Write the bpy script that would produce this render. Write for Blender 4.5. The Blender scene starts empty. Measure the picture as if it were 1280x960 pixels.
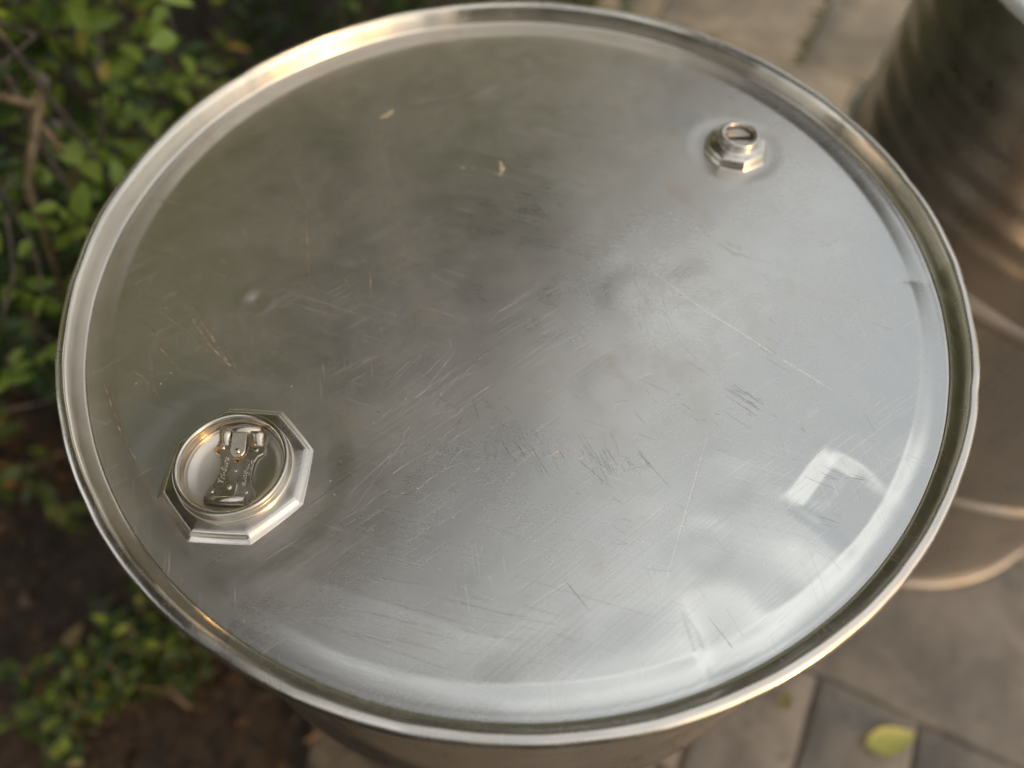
import bpy, bmesh, math, random
import numpy as np
from mathutils import Vector, Matrix, noise
R = math.radians
random.seed(7); rng = np.random.default_rng(7)
SC = bpy.context.scene
COL = SC.collection

# ------------------------------------------------------------------ camera
TOP = 0.88                                   # height of the drum's rim above the paving
cam_d = bpy.data.cameras.new("camera"); cam = bpy.data.objects.new("camera", cam_d); COL.objects.link(cam)
cam_d.sensor_width = 36; cam_d.lens = 961 / 1280 * 36
cam_d.clip_start = 0.02; cam_d.clip_end = 400
cam_d.dof.use_dof = True; cam_d.dof.focus_distance = 0.445; cam_d.dof.aperture_fstop = 2.6
cr = Vector((0.99982096, 0.01825062, 0.00499705)); cu = Vector((-0.01816722, 0.85198466, 0.52325145)); cb = cr.cross(cu)
CAM = Vector((0.0, -0.33500717, TOP + 0.38939711))
cam.matrix_world = Matrix(((cr.x, cu.x, cb.x, CAM.x), (cr.y, cu.y, cb.y, CAM.y), (cr.z, cu.z, cb.z, CAM.z), (0, 0, 0, 1)))
SC.camera = cam
SC.cycles.max_bounces = 6; SC.cycles.diffuse_bounces = 2; SC.cycles.glossy_bounces = 4; SC.cycles.transmission_bounces = 2

# ------------------------------------------------------------------ sky, sun, exposure
SUN_EL, SUN_AZ = R(15), R(-38)               # direction towards the sun: front right of the photographer
sun_dir = Vector((math.cos(SUN_EL) * math.cos(SUN_AZ), math.cos(SUN_EL) * math.sin(SUN_AZ), math.sin(SUN_EL)))
W = bpy.data.worlds.new("World"); SC.world = W; W.use_nodes = True
wn, wl = W.node_tree.nodes, W.node_tree.links
sky = wn.new("ShaderNodeTexSky"); sky.sky_type = 'NISHITA'; sky.sun_disc = False
sky.sun_elevation = SUN_EL; sky.sun_rotation = math.atan2(sun_dir.x, sun_dir.y)
sky.air_density = 1.0; sky.dust_density = 4.0; sky.ozone_density = 0.6
# thin even high cloud over the whole sky, with soft gaps
tcw = wn.new("ShaderNodeTexCoord"); nz = wn.new("ShaderNodeTexNoise"); nz.inputs['Scale'].default_value = 3.0; nz.inputs['Detail'].default_value = 5
wl.new(tcw.outputs['Generated'], nz.inputs['Vector'])
mr = wn.new("ShaderNodeMapRange"); mr.interpolation_type = 'SMOOTHSTEP'
for i_, v_ in ((1, .42), (2, .60), (3, .38), (4, .98)): mr.inputs[i_].default_value = v_
wl.new(nz.outputs[0], mr.inputs[0])
cm = wn.new("ShaderNodeMix"); cm.data_type = 'RGBA'; wl.new(mr.outputs[0], cm.inputs[0]); wl.new(sky.outputs[0], cm.inputs[6])
cm.inputs[7].default_value = (11.0, 11.2, 11.3, 1)
bg = wn["Background"]; bg.inputs[1].default_value = 0.10
wl.new(cm.outputs[2], bg.inputs[0])
sun_d = bpy.data.lights.new("sun", 'SUN'); sun = bpy.data.objects.new("sun", sun_d); COL.objects.link(sun)
sun_d.energy = 2.0; sun_d.angle = R(3); sun_d.color = (0.78, 0.42, 0.12)
sun.rotation_euler = sun_dir.to_track_quat('Z', 'Y').to_euler()
sun.location = (2, -2, 4)
SC.view_settings.view_transform = 'Standard'; SC.view_settings.look = 'None'
SC.view_settings.gamma = 1; SC.view_settings.exposure = 0.36; SC.view_settings.use_curve_mapping = False

# ------------------------------------------------------------------ helpers
def empty(name, loc, label=None, cat=None, group=None, kind=None):
    o = bpy.data.objects.new(name, None); COL.objects.link(o); o.location = loc; o.empty_display_size = 0.1
    tag(o, label, cat, group, kind); return o
def tag(o, label=None, cat=None, group=None, kind=None):
    if label: o['label'] = label
    if cat: o['category'] = cat
    if group: o['group'] = group
    if kind: o['kind'] = kind
    return o
def mesh_np(verts, faces, smooth=True, name="mesh"):
    """verts (N,3); faces: (M,k) array or a list of lists"""
    me = bpy.data.meshes.new(name)
    if isinstance(faces, np.ndarray):
        k = faces.shape[1]; M = len(faces)
        me.vertices.add(len(verts)); me.vertices.foreach_set("co", np.asarray(verts, np.float32).ravel())
        me.loops.add(M * k); me.loops.foreach_set("vertex_index", faces.astype(np.int32).ravel())
        me.polygons.add(M); me.polygons.foreach_set("loop_start", np.arange(0, M * k, k, dtype=np.int32))
        me.update(calc_edges=True)
    else:
        me.from_pydata([tuple(v) for v in verts], [], faces); me.update()
    if smooth: me.polygons.foreach_set("use_smooth", np.ones(len(me.polygons), bool))
    return me
def put(name, me, mat, parent=None, loc=(0, 0, 0)):
    o = bpy.data.objects.new(name, me); COL.objects.link(o); o.parent = parent; o.location = loc
    if mat is not None and len(me.materials) == 0: me.materials.append(mat)
    return o
def lathe(profile, n=192, closed=False):
    pr = np.array(profile, float); m = len(pr)
    a = np.arange(n) * 2 * math.pi / n
    v = np.stack([np.outer(np.cos(a), pr[:, 0]), np.outer(np.sin(a), pr[:, 0]), np.tile(pr[:, 1], (n, 1))], -1).reshape(-1, 3)
    i = np.arange(n); j = (i + 1) % n; f = []
    for k in range(m - 1 if not closed else m):
        k2 = (k + 1) % m
        f.append(np.stack([i * m + k, j * m + k, j * m + k2, i * m + k2], -1))
    return v, np.concatenate(f)
def rounded(pts, rad, seg=4):
    """round the corners of a polyline profile"""
    out = [pts[0]]
    for i in range(1, len(pts) - 1):
        p = Vector(pts[i]); a = Vector(pts[i - 1]); b = Vector(pts[i + 1])
        r = rad[i] if isinstance(rad, (list, tuple)) else rad
        da, db = (a - p), (b - p)
        r = min(r, da.length * .48, db.length * .48)
        q0 = p + da.normalized() * r; q1 = p + db.normalized() * r
        for s in range(seg + 1):
            t = s / seg
            out.append(tuple((1 - t) ** 2 * q0 + 2 * t * (1 - t) * p + t * t * q1))
    out.append(pts[-1]); return out
def tube(pts, radii, sides=6, cap=True):
    pts = [Vector(p) for p in pts]; v = []; f = []
    up = Vector((0.13, 0.27, 0.95)).normalized()
    for i, p in enumerate(pts):
        d = (pts[min(i + 1, len(pts) - 1)] - pts[max(i - 1, 0)]).normalized()
        x = d.cross(up)
        if x.length < 1e-3: x = d.cross(Vector((1, 0, 0)))
        x.normalize(); y = d.cross(x)
        r = radii[i] if hasattr(radii, '__len__') else radii
        for s in range(sides):
            a = 2 * math.pi * s / sides
            v.append(p + x * (r * math.cos(a)) + y * (r * math.sin(a)))
    for i in range(len(pts) - 1):
        for s in range(sides):
            s2 = (s + 1) % sides
            f.append([i * sides + s, i * sides + s2, (i + 1) * sides + s2, (i + 1) * sides + s])
    if cap:
        f.append(list(range(sides))[::-1]); f.append([(len(pts) - 1) * sides + s for s in range(sides)])
    return v, f
class MB:
    def __init__(s): s.v = []; s.f = []
    def add(s, v, f):
        o = len(s.v); s.v.extend([tuple(p) for p in v]); s.f.extend([[i + o for i in q] for q in f])
    def mesh(s, smooth=True): return mesh_np(s.v, s.f, smooth)
def prism(outline, z0, z1, bev=0.0006):
    """extruded outline with a bevelled top edge"""
    n = len(outline); v = []; f = []
    c = np.mean(np.array(outline), 0)
    def ins(d):
        P = np.array(outline); out = []
        for i in range(n):
            a, p, b = P[i - 1], P[i], P[(i + 1) % n]
            t1 = (p - a) / (np.linalg.norm(p - a) + 1e-9); t2 = (b - p) / (np.linalg.norm(b - p) + 1e-9)
            nn = np.array([-(t1 + t2)[1], (t1 + t2)[0]]); nn /= np.linalg.norm(nn) + 1e-9
            out.append(p + nn * d)
        return out
    ring = [(outline, z0), (outline, z1 - bev), (ins(bev), z1)]
    for pts, z in ring: v += [(p[0], p[1], z) for p in pts]
    for k in range(2):
        for i in range(n):
            j = (i + 1) % n
            f.append([k * n + i, k * n + j, (k + 1) * n + j, (k + 1) * n + i])
    f.append([2 * n + i for i in range(n)]); f.append(list(range(n))[::-1])
    return v, f

# ------------------------------------------------------------------ node helpers
def new_mat(name):
    m = bpy.data.materials.new(name); m.use_nodes = True
    nt = m.node_tree; return m, nt, nt.nodes["Principled BSDF"]
class NT:
    def __init__(s, nt): s.nt = nt; s.tc = None
    def n(s, t, **kw):
        x = s.nt.nodes.new(t)
        for k, v in kw.items(): setattr(x, k, v)
        return x
    def l(s, a, b): s.nt.links.new(a, b)
    def coord(s, kind="Object"):
        if not s.tc: s.tc = s.n("ShaderNodeTexCoord")
        return s.tc.outputs[kind]
    def mapping(s, src, scale=(1, 1, 1), rot=(0, 0, 0), loc=(0, 0, 0)):
        a = s.n("ShaderNodeMapping"); a.inputs['Rotation'].default_value = rot; a.inputs['Location'].default_value = loc
        a.vector_type = 'POINT'; a.inputs['Scale'].default_value = (1, 1, 1)
        s.l(src, a.inputs['Vector'])
        b = s.n("ShaderNodeMapping"); b.inputs['Scale'].default_value = scale
        s.l(a.outputs[0], b.inputs['Vector']); return b.outputs[0]
    def noise(s, vec, scale=5, detail=3, rough=.5, dist=0, out=0):
        a = s.n("ShaderNodeTexNoise"); a.inputs['Scale'].default_value = scale; a.inputs['Detail'].default_value = detail
        a.inputs['Roughness'].default_value = rough; a.inputs['Distortion'].default_value = dist
        s.l(vec, a.inputs['Vector']); return a.outputs[out]
    def ramp(s, fac, lo, hi, a=0., b=1.):
        m = s.n("ShaderNodeMapRange"); m.interpolation_type = 'SMOOTHSTEP'
        m.inputs[1].default_value = lo; m.inputs[2].default_value = hi; m.inputs[3].default_value = a; m.inputs[4].default_value = b
        s.l(fac, m.inputs[0]); return m.outputs[0]
    def math(s, op, a, b=None, clamp=False):
        m = s.n("ShaderNodeMath", operation=op, use_clamp=clamp)
        for i, x in enumerate((a, b)):
            if x is None: continue
            if isinstance(x, (int, float)): m.inputs[i].default_value = x
            else: s.l(x, m.inputs[i])
        return m.outputs[0]
    def mix(s, fac, a, b, blend='MIX'):
        m = s.n("ShaderNodeMix", data_type='RGBA', blend_type=blend)
        for sock, x in ((m.inputs[0], fac), (m.inputs[6], a), (m.inputs[7], b)):
            if isinstance(x, (int, float)): sock.default_value = x
            elif isinstance(x, tuple): sock.default_value = (*x, 1) if len(x) == 3 else x
            else: s.l(x, sock)
        return m.outputs[2]
    def bump(s, h, strength=.2, dist=.001, nrm=None):
        b = s.n("ShaderNodeBump"); b.inputs['Strength'].default_value = strength; b.inputs['Distance'].default_value = dist
        s.l(h, b.inputs['Height'])
        if nrm is not None: s.l(nrm, b.inputs['Normal'])
        return b.outputs[0]

def steel(name, base=(.60, .57, .52), r0=.22, r1=.38, scratch=1.0, grime=.5, dust=.5, film_side=None):
    m, nt, P = new_mat(name); t = NT(nt); co = t.coord()
    big = t.noise(co, 6, 2, .5, .3); mid = t.noise(co, 34, 3, .65, .3)
    # brushed grain: long fine lines in two directions
    g1 = t.noise(t.mapping(co, (14, 620, 14), (0, 0, R(14))), 1, 2, .7)
    g2 = t.noise(t.mapping(co, (10, 480, 10), (0, 0, R(-40))), 1, 2, .7)
    grain = t.mix(t.ramp(big, .36, .64), g1, g2)
    # hairline scratches: sparse thin lines, each layer only in patches
    tot = None
    for k, (ang, sc, lim) in enumerate(((20, 800, .66), (-36, 720, .65), (78, 900, .67))):
        a = t.ramp(t.noise(t.mapping(co, (14 + 7 * k, sc, 14), (0, 0, R(ang)), (k * 1.7, k * .9, 0)), 1, 1, .5, .25), lim, lim + .05)
        msk = t.ramp(t.noise(co, 9 + 5 * k, 1, .5), .48, .62)
        a = t.math('MULTIPLY', a, msk); tot = a if tot is None else t.math('MAXIMUM', tot, a)
    # stains, dust specks and a dull dried film, heavier on one side of the lid
    st = t.ramp(mid, .55, .75)
    film = t.math('ADD', t.math('MULTIPLY', t.ramp(big, .25, .75), .7), t.math('MULTIPLY', t.ramp(mid, .2, .8), .3))
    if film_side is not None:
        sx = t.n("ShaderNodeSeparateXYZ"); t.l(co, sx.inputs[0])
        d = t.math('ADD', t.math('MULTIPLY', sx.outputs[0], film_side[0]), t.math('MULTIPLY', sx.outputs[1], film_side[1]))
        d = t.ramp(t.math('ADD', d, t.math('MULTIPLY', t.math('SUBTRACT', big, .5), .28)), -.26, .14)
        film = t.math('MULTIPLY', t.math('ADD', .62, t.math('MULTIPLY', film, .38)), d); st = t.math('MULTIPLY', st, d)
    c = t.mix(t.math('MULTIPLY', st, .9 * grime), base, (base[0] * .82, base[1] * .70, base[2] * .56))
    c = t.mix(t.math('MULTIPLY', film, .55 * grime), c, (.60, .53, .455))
    c = t.mix(t.math('MULTIPLY', tot, .18 * scratch), c, (.80, .78, .74))
    sp = None
    if dust > 0:
        vo = t.n("ShaderNodeTexVoronoi"); vo.inputs['Scale'].default_value = 240; t.l(co, vo.inputs['Vector'])
        sp = t.math('MULTIPLY', t.math('MULTIPLY', t.ramp(vo.outputs['Distance'], .17, .06), t.ramp(vo.outputs['Color'], .80, .88)), dust)
        c = t.mix(sp, c, (.8, .78, .72))
    t.l(c, P.inputs['Base Color'])
    loss = t.math('MULTIPLY', film, .21 * grime)
    if sp is not None: loss = t.math('ADD', loss, sp, True)
    t.l(t.math('SUBTRACT', 1.0, loss, True), P.inputs['Metallic'])
    rr = t.math('ADD', t.ramp(mid, .2, .8, r0, r1), t.math('MULTIPLY', t.math('SUBTRACT', grain, .5), .11))
    rr = t.math('ADD', rr, t.math('MULTIPLY', tot, .10 * scratch)); rr = t.math('ADD', rr, t.math('MULTIPLY', film, .17 * grime), True)
    t.l(rr, P.inputs['Roughness'])
    h = t.math('SUBTRACT', grain, t.math('MULTIPLY', tot, .9 * scratch))
    t.l(t.bump(h, .09, .0006), P.inputs['Normal'])
    return m
def plain(name, col, rough=.5, metal=0., nscale=60, var=.3, bump=.15, bd=.001):
    m, nt, P = new_mat(name); t = NT(nt); co = t.coord()
    f = t.noise(co, nscale, 4, .6)
    c = t.mix(t.ramp(f, .3, .7), tuple(x * (1 - var) for x in col), tuple(min(1, x * (1 + var)) for x in col))
    t.l(c, P.inputs['Base Color']); P.inputs['Metallic'].default_value = metal
    t.l(t.ramp(f, .25, .75, max(0, rough - .1), min(1, rough + .1)), P.inputs['Roughness'])
    t.l(t.bump(f, bump, bd), P.inputs['Normal']); return m

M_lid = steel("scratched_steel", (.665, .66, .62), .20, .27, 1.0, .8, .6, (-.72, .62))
M_rim = steel("rim_steel", (.62, .58, .52), .16, .30, .5, .35, .2)
M_wall = steel("chime_wall_steel", (.64, .59, .51), .16, .26, .3, .10, .0)
M_bung = steel("bung_steel", (.64, .60, .53), .12, .24, .25, .3, .15)
M_plug = steel("plug_steel", (.66, .61, .52), .24, .36, .2, .6, .2)
M_brk = plain("bracket_steel", (.62, .555, .46), .30, .92, 90, .05, .02, .0002)
M_body = steel("side_steel", (.55, .52, .48), .22, .32, .4, .5, .1)
M_mark = plain("scratch_bright", (.74, .715, .67), .34, 1.0, 300, .1, .1, .0003)
M_dark = plain("scratch_dark", (.40, .38, .34), .40, 1.0, 300, .2, .1, .0003)
M_rust = plain("rust_smear", (.52, .43, .335), .45, .75, 240, .35, .2, .0003)
M_blotch = plain("dried_drip", (.52, .44, .30), .6, .1, 240, .3, .2, .0003)

# ------------------------------------------------------------------ the drum
GRP = "steel drums standing on the paving"
drum = empty("steel_drum", (0, 0, 0), "stainless steel drum filling the photo, its dented scratched lid holding two bungs", "drum", GRP)
LB = np.array([-.159, -.150]); SB = np.array([.1630, .1255])       # bung centres
LZ = TOP - .0145                                                    # lid panel level

def sstep(a, b, x):
    t = np.clip((x - a) / (b - a), 0, 1); return t * t * (3 - 2 * t)
WV = [(rng.uniform(-1, 1, 2) * 55, rng.uniform(0, 6.28), rng.uniform(.3, 1)) for _ in range(14)]
WV2 = [(rng.uniform(-1, 1, 2) * 210, rng.uniform(0, 6.28), rng.uniform(.3, 1)) for _ in range(16)]
DENT = [(rng.uniform(.06, .24), rng.uniform(-.25, .0), rng.uniform(.012, .026), rng.choice([-1, 1]) * rng.uniform(.00012, .0004)) for _ in range(16)]
DENT = [d_ for d_ in DENT if math.hypot(d_[0], d_[1]) < .255]
def panel(x, y):
    """height of the dented lid panel over LZ"""
    r = np.hypot(x, y)
    h = .0022 * (1 - (r / .262) ** 2)
    for k, ph, a in WV: h = h + .00013 * a * np.sin(k[0] * x + k[1] * y + ph)
    for k, ph, a in WV2: h = h + .000008 * a * np.sin(k[0] * x + k[1] * y + ph)
    # shallow dishes round the bungs
    d = np.hypot(x - LB[0], y - LB[1]); h = h - .0006 * (1 - sstep(.052, .068, d)) - .0007 * (1 - sstep(.05, .11, d))
    ds = np.hypot(x - SB[0], y - SB[1]); h = h - .0006 * (1 - sstep(.026, .038, ds))
    # round dimple
    q = np.hypot(x + .172, y + .027); h = h - .0009 * np.exp(-(q / .0045) ** 2) + .0004 * np.exp(-((q - .010) / .004) ** 2)
    # pressed corner dent: three facets
    u = (x - .1685) * .73 + (y + .1415) * -.68; v = (x - .1685) * .68 + (y + .1415) * .73
    u2 = u + .0004 * np.sin(v * 150 + 1); v2 = v + .0006 * np.sin(u * 200)
    prof = 0
    for o_, g_ in ((-.0010, .25), (0, .5), (.0010, .25)):
        prof = prof + g_ * np.interp(u2 + o_, [-.02, -.0005, .0105, .0225, .044, .056], [0, .0002, -.0014, -.0016, -.0002, 0])
    win = sstep(-.030, -.017, v2) * (1 - sstep(.013, .026, v2))
    h = h + .000022 * np.exp(-(((u - .02) / .04) ** 2 + (v / .045) ** 2)) * (np.sin(u * 420 + v * 150) + np.sin(v * 350 - u * 210 + 2))
    h = h + 1.5 * prof * win
    h = h + .0006 * np.exp(-(((u - .02) / .045) ** 2 + (v / .05) ** 2))
    # creased fold near the front right edge
    ux, uy = .277, -.961                                   # along the crease, outward
    s = (x - .0889) * ux + (y + .2262) * uy; w = (x - .0889) * -uy + (y + .2262) * ux     # w: to the right of the crease
    along = sstep(-.012, .014, s)
    h = h + along * np.where(w < 0, .0013 * (1 - np.exp(w / .02)) * np.exp(w / .09), -.0028 * (1 - np.exp(-w / .006)) * np.exp(-w / .022))
    h = h + .0009 * np.exp(-(((x - .125) / .022) ** 2 + ((y + .222) / .02) ** 2))
    h = h - .0007 * np.exp(-(((x - .150) / .02) ** 2 + ((y + .205) / .016) ** 2))
    # dent with a radial crease at the right edge
    w2 = y - .0015; s2 = x - .238
    h = h - .0022 * sstep(0, .035, s2) * np.exp(-np.where(w2 > 0, w2 / .030, -w2 / .007))
    h = h + .0004 * np.exp(-(((x - .225) / .012) ** 2 + ((y - .03) / .02) ** 2))
    h = h + .0006 * np.exp(-(((x - .232) / .014) ** 2 + ((y + .115) / .018) ** 2)) - .0005 * np.exp(-(((x - .205) / .012) ** 2 + ((y + .098) / .014) ** 2))
    # long faint fold and sanded flat at the front left
    nx, ny = -.281, -.960; k = (x + .0675) * nx + (y + .223) * ny
    tt = (x + .0675) * .960 + (y + .223) * -.281
    h = h - .0011 * sstep(0, .002, k + 0.0005) * (1 - np.exp(-np.maximum(k, 0) / .02)) * sstep(-.09, -.02, tt) * (1 - sstep(.055, .085, tt))
    for a_, b_, s_, k_ in DENT: h = h + k_ * np.exp(-(((x - a_) ** 2 + (y - b_) ** 2) / s_ ** 2) ** 2.2)
    return h
DING = [(rng.uniform(-.25, .25), rng.uniform(-.25, .25), rng.uniform(.003, .012), rng.uniform(-1, 1)) for _ in range(60)]
def lid_z(x, y):
    r = np.hypot(x, y); h = panel(x, y)
    for a, b, s, k in DING: h = h + .00016 * k * (s / .008) * np.exp(-(((x - a) ** 2 + (y - b) ** 2) / s ** 2))
    return LZ + h
nA = 900
rad = np.concatenate([np.linspace(.0004, .262, 330), ])
a = np.arange(nA) * 2 * math.pi / nA
ringr = [.2635, .265, .267, .269, .271, .273, .2748, .2762, .2774, .2784, .2793, .2800, .2806, .2811, .2815, .2819, .2829, .2838, .2847, .2855, .2860, .2864]
base_off = [-.0002, -.0005, -.0009, -.0012, -.0014, -.0015, -.0015, -.0014, -.0013, -.0013, -.0012, -.0011, -.0009, -.0005, .0003, .0018, .0050, .0080, .0105, .0122, .0129, .0134]
V = []
for r_ in rad:
    x, y = r_ * np.cos(a), r_ * np.sin(a); V.append(np.stack([x, y, lid_z(x, y)], -1))
xe, ye = .262 * np.cos(a), .262 * np.sin(a); ez = lid_z(xe, ye) - LZ
for r_, o in zip(ringr, base_off):
    x, y = r_ * np.cos(a), r_ * np.sin(a)
    k = np.exp(-(r_ - .262) / .012)
    V.append(np.stack([x, y, LZ + o + ez * k], -1))
RD = [(rng.uniform(-3.14, 3.14), rng.uniform(.008, .03), rng.uniform(-.00028, .00018)) for _ in range(26)]
def wobble(ang): return sum(k_ * np.exp(-((np.mod(ang - a_ + np.pi, 2 * np.pi) - np.pi) / s_) ** 2) for a_, s_, k_ in RD) + .00022 * np.sin(5 * ang + 1) + .00014 * np.sin(13 * ang) + .00010 * np.sin(29 * ang + 2) + .00006 * np.sin(61 * ang)
V = np.stack(V, 0); m_ = V.shape[0]; V = V.reshape(-1, 3)
ar_ = np.arctan2(V[:, 1], V[:, 0]); wr = wobble(ar_) * np.clip((np.hypot(V[:, 0], V[:, 1]) - .279) / .005, 0, 1)
V[:, 0] += wr * np.cos(ar_); V[:, 1] += wr * np.sin(ar_)
# hollow under the plugs
for c_, rr_ in ((LB, .027), (SB, .011)):
    d_ = np.hypot(V[:, 0] - c_[0], V[:, 1] - c_[1]); V[:, 2] -= .02 * (1 - sstep(rr_ - .003, rr_, d_))
i = np.arange(nA); j = (i + 1) % nA; F = []
for k in range(m_ - 1): F.append(np.stack([k * nA + i, (k + 1) * nA + i, (k + 1) * nA + j, k * nA + j], -1))
lid = put("lid", mesh_np(V, np.concatenate(F)), M_lid, drum); lid.data.materials.append(M_wall)
mi_ = np.zeros((m_ - 1, nA), np.int32); mi_[len(rad) + 11:] = 1; lid.data.polygons.foreach_set("material_index", mi_.ravel())

# rolled rim (chime)
def chime(top, s=1):
    prof = [(.2866, -.0040), (.28645, -.0012), (.2867, -.0004), (.2872, -.0001), (.2880, -.0002), (.2896, -.0007), (.2912, -.0014), (.2922, -.0023), (.2929, -.0040), (.2931, -.0062), (.2930, -.0095), (.2922, -.0115), (.2895, -.0128), (.2858, -.0135)]
    return [(r, top + s * z) for r, z in prof]
v, f = lathe(chime(TOP), 512)
ang = np.arctan2(v[:, 1], v[:, 0])
wob = wobble(ang)
v[:, 0] += wob * np.cos(ang); v[:, 1] += wob * np.sin(ang); v[:, 2] += .8 * wob + .00016 * np.sin(17 * ang + .4) + .0001 * np.sin(43 * ang)
put("rim", mesh_np(v, f), M_rim, drum)
def body_profile(top, hoops, r=.2855):
    p = [(r, top - .0130)]
    for hz in hoops:
        for dz, dr in ((.022, 0), (.016, .0015), (.010, .0062), (.004, .0085), (0, .0088), (-.004, .0085), (-.010, .0062), (-.016, .0015), (-.022, 0)):
            p.append((r + dr, hz + dz))
    p.append((r, .016)); return p
v, f = lathe(body_profile(TOP, (.60, .30)), 160)
put("body", mesh_np(v, f), M_body, drum)
v, f = lathe([(.2850, .017), (.2895, .0165), (.2925, .014), (.2930, .008), (.2925, .002), (.290, .0005), (.284, .0005)], 160)
put("bottom_rim", mesh_np(v, f), M_rim, drum)

# ---- bungs
def octagon_base(c, ro, h, rot, nseg, ri, z0, n=192, rnd=.12):
    """polygonal raised base with a rounded edge blending to a round collar foot"""
    prof = [(1.0 + .0026 / ro, -.0010), (1.0 + .0010 / ro, h * .06), (.992, h * .18), (.970, h * .42), (.945, h * .68), (.925, h * .79), (.895, h * .86), (.84, h * .90)]
    v = []; m = len(prof) + 1
    for i in range(n):
        a = 2 * math.pi * i / n
        k = ((a - rot) % (2 * math.pi / nseg)) - math.pi / nseg
        poly = (1 - rnd) * math.cos(math.pi / nseg) / math.cos(k) + rnd * .97
        for q, (s, z) in enumerate(prof):
            rr = ro * s * poly
            v.append((c[0] + rr * math.cos(a), c[1] + rr * math.sin(a), z0 + z))
        v.append((c[0] + ri * math.cos(a), c[1] + ri * math.sin(a), z0 + h * 1.02))
    f = []
    for i in range(n):
        j2 = (i + 1) % n
        for q in range(m - 1): f.append([i * m + q, j2 * m + q, j2 * m + q + 1, i * m + q + 1])
    return v, f
zb = float(lid_z(LB[0] + .044, LB[1])) - .0003
v, f = octagon_base(LB, .0435, .0046, R(20), 8, .0320, zb, 320)
me = mesh_np(v, f); flange = put("bung_flange", me, M_bung, drum)
flange['label'] = "large octagonal bung flange with open threaded collar"
LIPZ = TOP - .0005
def shift(prof_v, c): prof_v[:, 0] += c[0]; prof_v[:, 1] += c[1]; return prof_v
prof = rounded([(.0335, zb + .0040), (.0334, zb + .0056), (.0326, zb + .0068), (.0300, zb + .0062), (.0298, LIPZ - .0026), (.0320, LIPZ - .0020), (.0321, LIPZ - .0004), (.0306, LIPZ), (.0293, LIPZ - .0006), (.0289, LIPZ - .003)], [0, .0005, .0006, .0006, .0006, .0005, .0007, .0007, .0006, 0], 4)
for k in range(4):                                        # thread turns
    z = LIPZ - .0034 - k * .0017
    prof += [(.0289, z), (.0283, z - .0005), (.0283, z - .0008), (.0289, z - .0013)]
prof += [(.0288, LIPZ - .0108), (.0284, LIPZ - .0116)]
v, f = lathe(prof, 256)
put("collar", mesh_np(shift(v, LB), f), M_bung, flange)
FL = LIPZ - .0125                                          # floor of the plug
prof = rounded([(.0285, LIPZ - .0085), (.0272, LIPZ - .0088), (.0264, FL + .0040), (.0225, FL + .0019), (.016, FL + .0006), (.008, FL), (.0002, FL)], [0, .0005, .0015, .003, .004, .004, 0], 5)
v, f = lathe(prof, 192); plug_o = put("plug", mesh_np(shift(v, LB), f), M_plug, flange)
# bracket riveted to the plug floor: e = long axis (+y), n = (-x)
def bx(e, n): return (LB[0] - n / 1000, LB[1] + e / 1000)
half = [(-21.5, 12.6), (-17, 13.6), (-12.2, 13.2), (-9.5, 11.2), (-5, 9.6), (0, 9.2), (5, 9.6), (8.5, 11.2), (10.2, 13.9), (13, 14.6), (16, 14.0), (18.2, 12.2), (22.5, 11.6)]
outl = [bx(e, n) for e, n in half] + [bx(e, -n) for e, n in reversed(half)]
area = sum(outl[q - 1][0] * outl[q][1] - outl[q][0] * outl[q - 1][1] for q in range(len(outl)))
if area < 0: outl.reverse()
BZ = FL + .0026
v, f = prism(outl, BZ - .0012, BZ, .0005)
brk = put("bracket", mesh_np(v, f, False), M_brk, flange)
def sheet(path_ez, n0, n1, thick=.0009, steps=10, taper=None):
    """bent strip: path of (e, z mm over bracket) between side offsets n0..n1 (mm)"""
    v = []; f = []; m = len(path_ez)
    for q, (e, z) in enumerate(path_ez):
        kx = 1.0 if taper is None else taper[q]
        mid = (n0 + n1) / 2; a0 = mid + (n0 - mid) * kx; a1 = mid + (n1 - mid) * kx
        for nn, dz in ((a0, 0), (a1, 0), (a1, -thick), (a0, -thick)):
            x, y = bx(e, nn); v.append((x, y, BZ + z / 1000 + dz))
    for q in range(m - 1):
        for s in range(4):
            f.append([q * 4 + s, q * 4 + (s + 1) % 4, (q + 1) * 4 + (s + 1) % 4, (q + 1) * 4 + s])
    f.append([0, 1, 2, 3][::-1]); f.append([(m - 1) * 4 + s for s in range(4)])
    return v, f
def arch_path(e0, e1, z0, h, n=9): return [(e0 + (e1 - e0) * k / n, z0 + h * math.sin(math.pi * k / n)) for k in range(n + 1)]
mb = MB()
v, f = sheet([(20.5, 1.0), (22, 3.2), (23.6, 4.4), (25.2, 4.6), (26.6, 3.4), (27.2, 1.6)], -11, 12.5); mb.add(v, f)
o = put("grip_bar", mb.mesh(True), M_brk, flange)
mb = MB(); v, f = sheet([(-16.6, .8), (-17.4, 2.8), (-18.6, 3.9), (-20.2, 4.0), (-21.6, 3.0), (-22.2, 1.0)], -9.5, 12.5); mb.add(v, f)
put("grip_bar", mb.mesh(True), M_brk, flange)
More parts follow.
